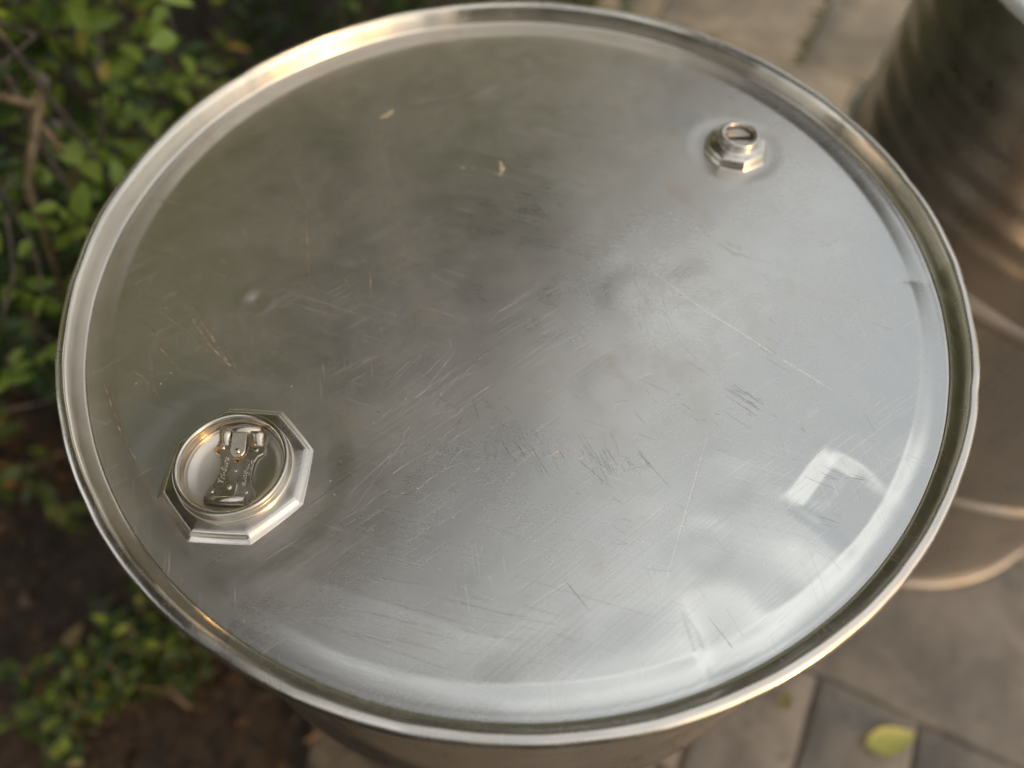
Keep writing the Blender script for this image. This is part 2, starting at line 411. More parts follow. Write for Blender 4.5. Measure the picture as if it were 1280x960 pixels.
# tongues folded over the bars, U ended
def tongue(e_a, e_b, wd, z_a, z_b):
    sgn = 1 if e_b > e_a else -1; P = []; r = wd
    left = [(e_a, wd), (e_b - sgn * r, wd)]
    arc = [(e_b - sgn * r + sgn * r * math.sin(t), wd * math.cos(t)) for t in np.linspace(0.2, math.pi - .2, 9)]
    pts = left + arc + [(e_b - sgn * r, -wd), (e_a, -wd)]
    out = [bx(e, n + .6) for e, n in pts]
    ar = sum(out[q - 1][0] * out[q][1] - out[q][0] * out[q - 1][1] for q in range(len(out)))
    if ar < 0: out.reverse()
    v, f = prism(out, 0, .0010, .0004)
    v = [(x, y, BZ + z + (z_a + (z_b - z_a) * min(1, max(0, ((y - LB[1]) * 1000 - e_a) / (e_b - e_a)))) / 1000) for x, y, z in v]
    return v, f
v, f = tongue(21.5, 7.2, 4.3, 3.6, .1); put("tongue", mesh_np(v, f, False), M_brk, flange)
v, f = tongue(-17.0, -6.8, 4.0, .9, .05); put("tongue", mesh_np(v, f, False), M_brk, flange)
def dome(c, z, r, h, n=16):
    v = []; f = []
    rings = [(1, 0), (.9, .45), (.65, .8), (.3, .97)]
    for s, k in rings:
        for q in range(n):
            t = 2 * math.pi * q / n; v.append((c[0] + r * s * math.cos(t), c[1] + r * s * math.sin(t), z + h * k))
    for k in range(3):
        for q in range(n):
            q2 = (q + 1) % n; f.append([k * n + q, k * n + q2, (k + 1) * n + q2, (k + 1) * n + q])
    f.append([3 * n + q for q in range(n)]); return v, f
M_rivet = plain("rivet_steel", (.66, .61, .53), .25, 1.0, 260, .2, .1, .0003)
for e, n, r_, hh, dz in ((10.9, .6, 1.9, 1.4, 1.7), (-11.8, .6, 1.8, 1.4, 1.2), (13.9, 10.2, 1.5, 1.0, 0), (12.5, -9.6, 1.5, 1.0, 0), (-14.1, 10.5, 1.4, 1.0, 0), (-14.1, -8.9, 1.5, 1.0, 0), (-.9, -.2, 1.0, .7, 0)):
    v, f = dome(bx(e, n), BZ + dz / 1000 - .0001, r_ / 1000, hh / 1000); put("rivet", mesh_np(v, f), M_rivet, flange)
# raised ears at the upper end
for n0, n1 in ((6.2, 12.6), (-13.2, -5.8)):
    v, f = sheet([(14.8, .05), (16.6, .5), (18.6, 1.9), (20.6, 3.6), (22.4, 4.4)], n0, n1, .0010); put("ear", mesh_np(v, f, True), M_brk, flange)
# raised script lettering down both sides of the bracket
M_letter = plain("worn_letter_edges", (.70, .65, .56), .36, .75, 90, .05, .02, .0002)
def lettering(txt, e, n, rot, size):
    cu_ = bpy.data.curves.new("lettering", 'FONT'); cu_.body = txt; cu_.size = size; cu_.shear = .35; cu_.align_x = 'CENTER'; cu_.align_y = 'CENTER'
    cu_.extrude = .00022; cu_.bevel_depth = .00008; cu_.offset = -.00002; cu_.resolution_u = 3; cu_.space_character = 1.08
    o_ = bpy.data.objects.new("tmp", cu_); COL.objects.link(o_)
    dg = bpy.context.evaluated_depsgraph_get(); me_ = bpy.data.meshes.new_from_object(o_.evaluated_get(dg))
    bpy.data.objects.remove(o_); me_.materials.clear()
    o2 = put("lettering", me_, M_letter, flange); x, y = bx(e, n)
    o2.location = (x, y, BZ + .00012); o2.rotation_euler = (0, 0, rot); return o2
lettering("Tri-Sure", -1.0, 6.6, R(90), .0046)
lettering("Tri-Sure", -1.0, -6.6, R(-90), .0046)
# a little rust on the bracket
mb = MB()
for e, n, w_ in ((6.2, -1.0, 1.6), (5.0, .4, 1.0), (13.0, 13.2, 1.3), (17.5, 11.5, 1.4)):
    pts = [bx(e + w_ * math.sin(t) * (1 + .3 * math.sin(3 * t)), n + w_ * 1.3 * math.cos(t) * (1 + .25 * math.cos(2 * t + 1))) for t in np.linspace(0, 2 * math.pi, 14)[:-1]]
    mb.add([(x, y, BZ + .0002) for x, y in pts], [list(range(len(pts)))])
M_rust2 = plain("rust_spot", (.42, .22, .07), .7, 0, 400, .4, .3, .0003)
put("rust_spot", mb.mesh(False), M_rust2, flange)

# small bung
zs = float(lid_z(SB[0] + .02, SB[1] - .02)) - .0004
v, f = octagon_base(SB, .0240, .0088, R(8), 8, .0165, zs, 192, .34)
sfl = put("small_bung_flange", mesh_np(v, f), M_bung, drum); sfl['label'] = "small raised eight-sided bung flange"
SL = TOP + .0012
prof = rounded([(.0180, zs + .0088), (.0172, zs + .0096), (.0152, zs + .0102), (.0150, SL - .002), (.0146, SL - .0004), (.0130, SL), (.0108, SL - .0005), (.0106, SL - .0060)], [0, .0005, .0006, .0006, .0012, .0012, .0008, 0], 4)
v, f = lathe(prof, 160); put("collar", mesh_np(shift(v, SB), f), M_bung, sfl)
prof = rounded([(.0107, SL - .0050), (.0100, SL - .0052), (.0096, SL - .0135), (.0002, SL - .0140)], [0, .0004, .001, 0], 4)
v, f = lathe(prof, 96); put("plug", mesh_np(shift(v, SB), f), M_plug, sfl)
ob = []
for t in np.linspace(-math.pi / 2, math.pi / 2, 10): ob.append((SB[0] - .0005 + .0088 * math.cos(t), SB[1] + .0006 + .0036 * math.sin(t)))
ob2 = [(SB[0] - .0088, SB[1] + .0012), (SB[0] + .0088, SB[1] + .0020), (SB[0] + .0072, SB[1] + .0064), (SB[0], SB[1] + .0094), (SB[0] - .0070, SB[1] + .0064)]
v, f = prism(ob2, SL - .0138, SL - .0034, .0008); put("plug_grip", mesh_np(v, f, False), M_plug, sfl)
ob3 = [(SB[0] + .0096 * math.cos(t), SB[1] - .0012 + .0084 * math.sin(t)) for t in np.linspace(-math.pi, 0, 11)]
v, f = prism(ob3, SL - .0138, SL - .0052, .0008); put("plug_grip", mesh_np(v, f, False), M_plug, sfl)

# ---- marks on the lid (thin burrs and smears lying on the sheet)
def ribbon(mb, pts, w, lift=.00006):
    P = np.array(pts, float); seg = [np.linalg.norm(P[q + 1] - P[q]) for q in range(len(P) - 1)]
    L = sum(seg); n = max(2, int(L / .0022)); cum = np.concatenate([[0], np.cumsum(seg)])
    t = np.linspace(0, L, n + 1); X = np.interp(t, cum, P[:, 0]); Y = np.interp(t, cum, P[:, 1])
    if len(P) > 3:                                                 # soften the corners
        for _ in range(3): X[1:-1] = (X[:-2] + 2 * X[1:-1] + X[2:]) / 4; Y[1:-1] = (Y[:-2] + 2 * Y[1:-1] + Y[2:]) / 4
    dx, dy = np.gradient(X), np.gradient(Y); l = np.hypot(dx, dy) + 1e-9; nx, ny = -dy / l, dx / l
    ww = .62 * w * (.35 + .65 * np.sin(np.linspace(.05, math.pi - .05, n + 1))) * rng.uniform(.55, 1.2, n + 1) / 2
    xa, ya, xb, yb = X + nx * ww, Y + ny * ww, X - nx * ww, Y - ny * ww
    za, zc, zb_ = lid_z(xa, ya) + .00002, lid_z(X, Y) + lift, lid_z(xb, yb) + .00002
    v = []; f = []
    for q in range(n + 1): v += [(xa[q], ya[q], za[q] + .00003), (X[q], Y[q], zc[q] + .00003), (xb[q], yb[q], zb_[q] + .00003)]
    for q in range(n):
        o_ = q * 3; f += [[o_, o_ + 3, o_ + 4, o_ + 1], [o_ + 1, o_ + 4, o_ + 5, o_ + 2]]
    mb.add(v, f)
bright, dark, brown, longm = MB(), MB(), MB(), MB()
LONG = [(.0654, .0397), (.0831, .011), (.1079, -.0147), (.1222, -.029), (.1412, -.044), (.1593, -.0597), (.1771, -.0738), (.1943, -.0874)]
ribbon(longm, LONG[1:], .0016); ribbon(longm, LONG[3:], .0012); ribbon(bright, [(x + .0009, y + .0006) for x, y in LONG[4:]], .0006)
ribbon(bright, LONG[:4], .0006); ribbon(bright, [(.0749, .0108), (.0812, -.0167), (.0957, -.0328), (.1027, -.0423)], .0007)
ribbon(longm, [(.1146, -.118), (.1032, -.1494), (.0891, -.1878), (.0778, -.2187), (.0686, -.2473)], .0006)
ribbon(bright, [(.1116, -.13), (.1012, -.1594), (.0871, -.1958)], .0004)
ribbon(bright, [(-.0904, -.1728), (-.0673, -.1324), (-.0563, -.0939), (-.0383, -.064)], .0006)
ribbon(bright, [(-.0938, -.1633), (-.0588, -.1216)], .0005); ribbon(dark, [(.0266, -.2078), (.0409, -.2257)], .0007)
ribbon(dark, [(-.1068, -.1826), (-.0986, -.1777), (-.0928, -.1813), (-.0928, -.1878), (-.1054, -.1917)], .0004)
for w_ in ([(-.0456, -.1277), (-.0353, -.1184)], [(-.0407, -.1458), (-.0307, -.1332)], [(-.0235, -.1474), (-.0199, -.1443)]): ribbon(bright, w_, .0009)
ribbon(bright, [(-.1101, -.095), (-.0893, -.1048), (-.079, -.1112)], .0006); ribbon(bright, [(.2047, .0819), (.1826, .0896)], .0008)
ribbon(dark, [(.1021, -.2266), (.1092, -.2366), (.1133, -.2425)], .0005); ribbon(bright, [(.1121, -.2226), (.1192, -.2366)], .0007)
ribbon(bright, [(.0673, .1385), (.0822, .1317)], .0016)
for q in range(9):                                              # chatter steps at the end of the long scratch
    x, y = .172 + q * .0026, -.089 + q * .0003; ribbon(bright, [(x, y), (x + .002, y + .0035)], .0005)
def hatch(mb, c, n, ang, spread, ln, w, jit=8, bow=0):
    if mb is bright: n = int(n * .8); w *= .64; bow = bow or .10
    for _ in range(n):
        x, y = c[0] + rng.normal(0, spread[0]), c[1] + rng.normal(0, spread[1])
        if math.hypot(x, y) > .255: continue
        if math.hypot(x - LB[0], y - LB[1]) < .05 or math.hypot(x - SB[0], y - SB[1]) < .03: continue
        t = R(ang + rng.normal(0, jit)); l = ln * rng.choice([.35, .5, .8, 1.2, 2.2], p=[.3, .25, .2, .15, .1]); b = bow * l * rng.uniform(.4, 1)
        pts = [(x + k * l * math.cos(t) - b * (1 - 4 * k * k) * math.sin(t), y + k * l * math.sin(t) + b * (1 - 4 * k * k) * math.cos(t)) for k in (-.5, -.25, 0, .25, .5)]
        ribbon(mb, pts, w * rng.uniform(.6, 1.3))
hatch(dark, (.006, -.131), 22, -62, (.010, .006), .011, .00040); hatch(dark, (.030, -.137), 12, -66, (.012, .005), .010, .00035)
hatch(dark, (.057, -.139), 26, -64, (.013, .006), .012, .00042); hatch(bright, (.050, -.139), 14, -64, (.018, .007), .010, .0003)
hatch(dark, (.1412, -.098), 14, -36, (.004, .006), .010, .0005, 5); hatch(dark, (.108, -.106), 22, -40, (.030, .012), .009, .0004, 10)
hatch(dark, (.165, -.062), 8, -35, (.006, .006), .008, .0004, 6); hatch(dark, (.150, .022), 9, -40, (.005, .004), .009, .0006, 6)
hatch(dark, (-.031, -.110), 20, 50, (.010, .010), .012, .0004, 14, .15); hatch(dark, (-.020, -.104), 10, -50, (.010, .005), .008, .0006)
hatch(bright, (-.040, -.112), 14, 45, (.012, .014), .012, .0004, 14, .12); hatch(bright, (-.06, -.13), 24, 60, (.025, .02), .012, .00032, 16)
hatch(bright, (-.045, -.085), 16, 52, (.016, .014), .026, .0004, 8, .1)
hatch(bright, (0, -.13), 60, 15, (.06, .05), .016, .00026, 40); hatch(dark, (.02, -.16), 40, -12, (.07, .04), .014, .00026, 16)
hatch(bright, (-.03, -.235), 34, -10, (.05, .012), .034, .00030, 4); hatch(dark, (-.045, -.236), 40, -12, (.04, .013), .036, .00034, 4)
hatch(bright, (.21, -.15), 26, -50, (.02, .03), .012, .0005, 14); hatch(dark, (.195, -.155), 14, -25, (.012, .012), .014, .0004, 8)
hatch(bright, (.15, -.19), 26, -48, (.03, .02), .014, .0005, 16); hatch(bright, (.06, -.24), 24, -20, (.05, .012), .02, .0004, 20)
hatch(bright, (.10, -.238), 10, -50, (.008, .006), .010, .0006, 14); hatch(bright, (.23, .02), 12, 20, (.015, .03), .012, .0005, 40)
hatch(bright, (-.05, .05), 60, -40, (.10, .09), .018, .0003, 40); hatch(dark, (.05, .02), 40, -35, (.09, .08), .012, .0003, 30)
hatch(bright, (-.12, -.22), 26, 30, (.05, .02), .006, .0004, 50); hatch(bright, (.05, .1), 18, 10, (.08, .06), .010, .0005, 40)
hatch(dark, (-.09, -.12), 10, 40, (.02, .02), .010, .0004, 40); hatch(bright, (.1, -.06), 40, 25, (.07, .06), .010, .0003, 40)
hatch(brown, (-.215, -.045), 14, -50, (.022, .03), .034, .0012, 10, .1); hatch(brown, (-.20, .02), 10, -25, (.03, .04), .028, .0011, 14)
hatch(brown, (-.13, .05), 12, -70, (.03, .05), .034, .0012, 14); hatch(brown, (-.05, .02), 10, -60, (.04, .04), .022, .0006, 18)
for l in ([(-.2532, -.0924), (-.2339, -.1253), (-.2195, -.1433)], [(-.219, -.0299), (-.1962, -.0613), (-.171, -.0848)], [(-.2056, -.0427), (-.1772, -.079)]): ribbon(brown, l, .0018)
M_long = plain("long_scratch", (.92, .90, .86), .42, .7, 300, .06, .1, .0003)
for mb_, nm, mt in ((longm, "long_scratches", M_long), (bright, "bright_scratches", M_mark), (dark, "dark_scratches", M_dark), (brown, "rust_streaks", M_rust)):
    o = put(nm, mb_.mesh(True), mt, drum); o['kind'] = 'stuff'
def blob(mb, pts, w, seed):
    """irregular flat smear following a polyline"""
    rr = random.Random(seed); P = np.array(pts); n = 14; t = np.linspace(0, 1, n); s = np.linspace(0, 1, len(P))
    X = np.interp(t, s, P[:, 0]); Y = np.interp(t, s, P[:, 1]); dx, dy = np.gradient(X), np.gradient(Y); l = np.hypot(dx, dy) + 1e-9
    ww = w * np.sin(np.linspace(.15, math.pi - .15, n)) * np.array([rr.uniform(.5, 1.2) for _ in range(n)])
    A = [(X[q] - dy[q] / l[q] * ww[q], Y[q] + dx[q] / l[q] * ww[q]) for q in range(n)]; B = [(X[q] + dy[q] / l[q] * ww[q], Y[q] - dx[q] / l[q] * ww[q]) for q in range(n)]
    v = [(x, y, float(lid_z(x, y)) + .00007) for x, y in A + B]; mb.add(v, [[q, q + 1, n + q + 1, n + q] for q in range(n - 1)])
for sd, (pts, w_) in enumerate((([(-.110, .1530), (-.1045, .1565), (-.0995, .1640)], .0024), ([(-.0150, .1070), (-.0128, .0985), (-.0150, .0900)], .0021), ([(-.043, .098), (-.041, .100)], .0016))):
    mb = MB(); blob(mb, pts, w_, sd); put("dried_drip", mb.mesh(True), M_blotch, drum)

# ------------------------------------------------------------------ second drum
M_hoop = steel("dull_hoop_steel", (.41, .385, .35), .44, .55, .3, .6, .2)
M_white = plain("white_top", (.80, .80, .78), .35, 0, 40, .05, .05, .0005)  # even white on the second drum's lid and rim
DX, DY = .680, .348; TOP2 = .905
d2 = empty("steel_drum", (DX, DY, 0), "shadowed steel drum at the right edge showing its ribbed side and dark foot", "drum", GRP)
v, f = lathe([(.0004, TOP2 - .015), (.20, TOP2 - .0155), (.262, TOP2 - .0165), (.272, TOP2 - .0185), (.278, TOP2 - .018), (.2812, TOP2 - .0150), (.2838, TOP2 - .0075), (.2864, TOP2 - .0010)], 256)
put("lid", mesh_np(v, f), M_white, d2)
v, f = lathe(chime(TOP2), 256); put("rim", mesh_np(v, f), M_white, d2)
p = [(.2855, TOP2 - .013), (.2855, .016)]
v, f = lathe(p + [], 192)
vv = []; zs_ = np.linspace(TOP2 - .0134, .016, 160); aa = np.arange(192) * 2 * math.pi / 192
for z in zs_:
    dr = .0012 * np.sin(3 * aa + 5 * z) * np.sin(9 * z) + .0008 * np.sin(7 * aa - 13 * z + 1) + .0010 * np.sin(14 * aa + 40 * z) * sstep(.45, .75, z) * (.5 + .5 * np.sin(5 * aa + 9 * z)) + .0007 * np.sin(2 * np.pi * z / .036) * sstep(.66, .70, z) * (1 - sstep(.84, .87, z))
    rr = .2850 + dr; vv.append(np.stack([rr * np.cos(aa), rr * np.sin(aa), np.full(192, z)], -1))
i = np.arange(192); j = (i + 1) % 192
F = [np.stack([k * 192 + i, (k + 1) * 192 + i, (k + 1) * 192 + j, k * 192 + j], -1) for k in range(159)]
put("body", mesh_np(np.concatenate(vv), np.concatenate(F)), M_body, d2)
for hz in (.635, .315):
    v, f = lathe([(.2848, hz + .014), (.2868, hz + .011), (.2905, hz + .006), (.2922, hz), (.2905, hz - .006), (.2868, hz - .011), (.2848, hz - .014)], 192)
    put("hoop", mesh_np(v, f), M_hoop, d2)
v, f = lathe([(.2850, .020), (.2895, .0195), (.2925, .017), (.2935, .010), (.2928, .002), (.290, .0005), (.284, .0005)], 192)
put("bottom_rim", mesh_np(v, f), M_hoop, d2)

# ------------------------------------------------------------------ ground: soil, paving
def soil_mat():
    m, nt, P = new_mat("soil"); t = NT(nt); co = t.coord()
    a = t.noise(co, 22, 6, .7, .5); b = t.noise(co, 120, 4, .7)
    c = t.mix(t.ramp(a, .3, .7), (.022, .015, .010), (.075, .052, .036)); c = t.mix(t.ramp(b, .5, .72), c, (.12, .085, .058))
    t.l(c, P.inputs['Base Color']); P.inputs['Roughness'].default_value = .95
    t.l(t.bump(b, .6, .01), P.inputs['Normal']); return m
n = 150; xs = np.linspace(-3.2, 3.4, n); ys = np.linspace(-2.4, 4.2, n)
ZZ = np.array([[noise.noise((x * 3, y * 3, 0)) * .012 + noise.noise((x * 14, y * 14, 3)) * .007 - .022 for x in xs] for y in ys])
V = np.stack([np.tile(xs, (n, 1)), np.tile(ys[:, None], (1, n)), ZZ], -1).reshape(-1, 3)
q = np.arange(n * n).reshape(n, n); F = np.stack([q[:-1, :-1], q[:-1, 1:], q[1:, 1:], q[1:, :-1]], -1).reshape(-1, 4)
# wide sheet to the horizon under the plot
far = put("ground", mesh_np([(-300, -300, -.075), (300, -300, -.075), (300, 300, -.075), (-300, 300, -.075)], [[0, 1, 2, 3]], False), plain("lawn_earth", (.07, .075, .035), .95, 0, 2, .4, .3, .02)); tag(far, kind='structure')
soil = put("soil", mesh_np(V, F), soil_mat()); tag(soil, kind='structure')

def stone_mat(name, col):
    m, nt, P = new_mat(name); t = NT(nt); co = t.coord(); oi = t.n("ShaderNodeObjectInfo")
    off = t.n("ShaderNodeVectorMath", operation='ADD'); t.l(co, off.inputs[0])
    sc = t.n("ShaderNodeVectorMath", operation='SCALE'); sc.inputs['Scale'].default_value = 37; t.l(oi.outputs['Random'], sc.inputs[0]); t.l(sc.outputs[0], off.inputs[1])
    a = t.noise(off.outputs[0], 9, 5, .65, .4); b = t.noise(off.outputs[0], 55, 4, .7); s = t.noise(off.outputs[0], 260, 3, .7)
    c = t.mix(t.ramp(a, .3, .7), tuple(x * .72 for x in col), tuple(x * 1.22 for x in col))
    c = t.mix(t.ramp(b, .56, .74), c, tuple(x * .5 for x in col)); c = t.mix(t.ramp(s, .6, .8), c, tuple(min(1, x * 1.5) for x in col))
    v = t.n("ShaderNodeHueSaturation"); t.l(t.math('ADD', .96, t.math('MULTIPLY', oi.outputs['Random'], .22)), v.inputs['Value']); t.l(c, v.inputs['Color'])
    t.l(v.outputs[0], P.inputs['Base Color']); P.inputs['Roughness'].default_value = .9
    h = t.math('ADD', t.math('MULTIPLY', b, .7), t.math('MULTIPLY', s, .3)); t.l(t.bump(h, .5, .006), P.inputs['Normal']); return m
M_stone = stone_mat("paving_stone", (.185, .172, .152))
M_stone2 = stone_mat("pale_paving_stone", (.31, .27, .205))
pav = put("paving", mesh_np([(-.30, -2.2, -.0085), (3.2, -2.2, -.0085), (3.2, 3.9, -.0085), (-.30, 3.9, -.0085)], [[0, 1, 2, 3]], False), plain("joint_sand", (.15, .13, .10), .95, 0, 80, .4, .5, .005)); tag(pav, kind='structure')
TX, TY = .906, -.4226; NX, NY = .4226, .906                       # paving grid, turned 25 degrees
edges = [-1.5, -1.2, -.95, -.62, -.36, -.10, .130, .46, .70, 1.02, 1.28, 1.61, 1.93, 2.20, 2.5, 2.85, 3.2]
fixed = {5: [.322, .475, .632, .775, .99], 6: [.36, .80], 10: [-.35, .20], 11: [-.36, .05, .33]}
def paver(t0, t1, n0, n1, mat):
    nx_, ny_ = max(4, int((t1 - t0) / .03)), max(4, int((n1 - n0) / .03)); g = .003
    h = rng.uniform(-.002, .002); sd = rng.uniform(0, 50); v = []; cor = rng.uniform(-.002, .002, (4, 2))
    for b in range(ny_ + 1):
        for a_ in range(nx_ + 1):
            u_, w_ = np.clip(a_ / nx_, .0, 1), b / ny_
            if nx_ > 3 and a_ in (1, nx_ - 1): u_ = .005 / (t1 - t0) if a_ == 1 else 1 - .005 / (t1 - t0)
            if ny_ > 3 and b in (1, ny_ - 1): w_ = .005 / (n1 - n0) if b == 1 else 1 - .005 / (n1 - n0)
            t = t0 + g + (t1 - t0 - 2 * g) * u_; nn = n0 + g + (n1 - n0 - 2 * g) * w_
            e = min(u_, 1 - u_) * (t1 - t0); e2 = min(w_, 1 - w_) * (n1 - n0); ed = min(e, e2)
            j1 = noise.noise((t * 20, nn * 20, sd)) * .005 if ed < .002 else 0
            z = h - (.0025 if ed < .002 else 0) + noise.noise((t * 14, nn * 14, sd)) * .004
            t += j1 + (cor[0, 0] * (1 - u_) + cor[1, 0] * u_); nn += j1 + (cor[2, 1] * (1 - w_) + cor[3, 1] * w_)
            v.append((t * TX + nn * NX, t * TY + nn * NY, z))
    f = []; q_ = lambda a_, b: b * (nx_ + 1) + a_
    for b in range(ny_):
        for a_ in range(nx_): f.append([q_(a_, b), q_(a_ + 1, b), q_(a_ + 1, b + 1), q_(a_, b + 1)])
    per = [q_(a_, 0) for a_ in range(nx_)] + [q_(nx_, b) for b in range(ny_)] + [q_(a_, ny_) for a_ in range(nx_, 0, -1)] + [q_(0, b) for b in range(ny_, 0, -1)]
    o_ = len(v); v += [(v[k][0], v[k][1], -.03) for k in per]; L = len(per)
    for k in range(L): f.append([per[k], o_ + k, o_ + (k + 1) % L, per[(k + 1) % L]])
    return put("paver", mesh_np(v, f, True), mat, pav)
for k in range(len(edges) - 1):
    n0, n1 = edges[k], edges[k + 1]; cuts = []
    t = -1.2 + rng.uniform(0, .2)
    while t < 2.6: cuts.append(t); t += rng.choice([.18, .24, .31, .38]) * rng.uniform(.9, 1.1)
    if k in fixed:
        fx = fixed[k]; cuts = [c for c in cuts if c < fx[0] - .1] + fx + [c for c in cuts if c > fx[-1] + .12]
    for t0, t1 in zip(cuts[:-1], cuts[1:]):
        cx, cy = ((t0 + t1) * TX + (n0 + n1) * NX) / 2, ((t0 + t1) * TY + (n0 + n1) * NY) / 2
        if cx < -.01 or cx > 2.6 or cy < -1.4 or cy > 3.3: continue
        if cy > .75 and cx < .12: continue
        paver(t0, t1, n0, n1, M_stone2 if cy > .9 else M_stone)
# moss in the joints (loose tufts)
M_moss = plain("moss", (.115, .105, .045), .95, 0, 90, .5, .5, .006)
mb = MB()
for _ in range(260):
    if rng.random() < .6: t, nn = rng.uniform(-.4, .5), 1.61 + rng.normal(0, .010)
    else: t, nn = .05 + rng.normal(0, .010), rng.uniform(1.6, 1.95)
    if noise.noise((t * 6, nn * 6, 9)) < -.02: continue
    x, y = t * TX + nn * NX, t * TY + nn * NY; r_ = rng.uniform(.006, .018)
    v, f = dome((x, y), -.008, r_, r_ * .6, 6); mb.add(v, f)
o = put("moss", mb.mesh(True), M_moss); tag(o, "olive moss tufts filling the paving joints behind the drum", "moss", kind='stuff')

# ------------------------------------------------------------------ leaves
def leaf_mat(name, col, col2, trans=(1.5, 1.6, .6)):
    m, nt, P = new_mat(name); t = NT(nt); co = t.coord(); ge = t.n("ShaderNodeNewGeometry"); oi = t.n("ShaderNodeObjectInfo")
    rnd = t.math('FRACT', t.math('ADD', ge.outputs['Random Per Island'], oi.outputs['Random']))
    f = t.noise(co, 60, 3, .6)
    c = t.mix(rnd, col, col2); c = t.mix(t.math('MULTIPLY', t.ramp(f, .4, .7), .35), c, tuple(x * .5 for x in col))
    t.l(c, P.inputs['Base Color']); P.inputs['Roughness'].default_value = .42
    tr = t.n("ShaderNodeBsdfTranslucent"); t.l(t.mix(1.0, c, trans, 'MULTIPLY'), tr.inputs[0])
    ms = t.n("ShaderNodeMixShader"); ms.inputs[0].default_value = .28
    t.l(P.outputs[0], ms.inputs[1]); t.l(tr.outputs[0], ms.inputs[2]); t.l(ms.outputs[0], nt.nodes["Material Output"].inputs[0]); return m
M_leaf = [leaf_mat("leaf_green", (.22, .31, .045), (.36, .46, .075)), leaf_mat("leaf_light", (.28, .36, .055), (.40, .47, .09)),
          leaf_mat("leaf_dark", (.042, .078, .018), (.075, .125, .026)), leaf_mat("leaf_yellow", (.48, .40, .06), (.55, .36, .08)), leaf_mat("leaf_brown", (.16, .085, .04), (.24, .15, .08))]
def leaf_shape(w=.48, curl=.1, fold=.14, n=6):
    """unit leaf along +x, normal +z: returns verts and faces (two halves folded on the midrib)"""
    v = []; f = []
    for k in range(n + 1):
        t = k / n; half = w / 2 * math.sin(math.pi * min(1, t ** .74)) ** .85 * (1.06 - .25 * t) if 0 < t < 1 else .004
        z = -curl * t * t
        v += [(t, half, z + half * fold * 2), (t, 0, z), (t, -half, z + half * fold * 2)]
    for k in range(n):
        a_ = 3 * k; f += [[a_, a_ + 3, a_ + 4, a_ + 1][::-1], [a_ + 1, a_ + 4, a_ + 5, a_ + 2][::-1]]
    return np.array(v), f
LV = [leaf_shape(.52, .10, .14), leaf_shape(.60, .22, .10), leaf_shape(.46, .02, .22)]
leaf_mesh = {}
for vi, (lv, lf) in enumerate(LV):
    for mi, mt in enumerate(M_leaf):
        me = mesh_np(lv, lf, True, "leaf"); me.materials.append(mt); leaf_mesh[(vi, mi)] = me
def leaf_matrix(p, d, nrm, s):
    x = Vector(d).normalized(); z = Vector(nrm); z = (z - x * z.dot(x)); z = z.normalized() if z.length > 1e-4 else x.orthogonal().normalized(); y = z.cross(x)
    return Matrix(((x.x * s, y.x * s, z.x * s, p[0]), (x.y * s, y.y * s, z.y * s, p[1]), (x.z * s, y.z * s, z.z * s, p[2]), (0, 0, 0, 1)))
def view(p):
    v = Vector(p) - CAM; z = -v.dot(cb)
    if z < .05: return None
    return 640 + 961 * v.dot(cr) / z, 480 - 961 * v.dot(cu) / z, z
def place_leaves(items, parent, limit, stuff_name):
    """items: (matrix, variant, material index). The ones that show largest become parts, the rest one stuff mesh"""
    score = []
    cell = {}
    for k, (M, vi, mi) in enumerate(items):
        c = M @ Vector((.5, 0, 0)); q = view(c); s = 0
        if q and -30 < q[0] < 1310 and -30 < q[1] < 990:
            e = ((q[0] - 650) / 590) ** 2 + ((q[1] - 470) / 480) ** 2
            if e > .95:
                nrm = Vector((M[0][2], M[1][2], M[2][2])).normalized(); fac = abs(nrm.dot((CAM - c).normalized()))
                L = M.to_scale()[0]; s = (L * 961 / q[2]) * (.3 + fac)
                key = (int(q[0] // 16), int(q[1] // 16)); cell.setdefault(key, []).append((q[2], k))
        score.append(s)
    rank = {}
    for key, l in cell.items():
        for d_, (z, k) in enumerate(sorted(l)): rank[k] = d_
    order = sorted([k for k in range(len(items)) if score[k] > 0], key=lambda k: -score[k] * (.45 ** rank.get(k, 9)))
    top = set(order[:limit])
    for k in top:
        M, vi, mi = items[k]; o = bpy.data.objects.new("leaf", leaf_mesh[(vi, mi)]); COL.objects.link(o); o.parent = parent
        o.matrix_local = Matrix.Translation(-parent.location) @ M
    by = {}
    VV = []; FF = []; MI = []; off = 0
    for k, (M, vi, mi) in enumerate(items):
        if k in top: continue
        lv, lf = LV[vi]; A = np.array(M)[:3, :3]; VV.append(lv @ A.T + np.array(M)[:3, 3] - np.array(parent.location)); FF.append(np.array(lf) + off); off += len(lv); MI += [mi] * len(lf)
    if VV:
        me = mesh_np(np.concatenate(VV), np.concatenate(FF), True)
        for mt in M_leaf: me.materials.append(mt)
        me.polygons.foreach_set("material_index", np.array(MI, np.int32))
        o = put(stuff_name, me, None, parent); o['kind'] = 'stuff'

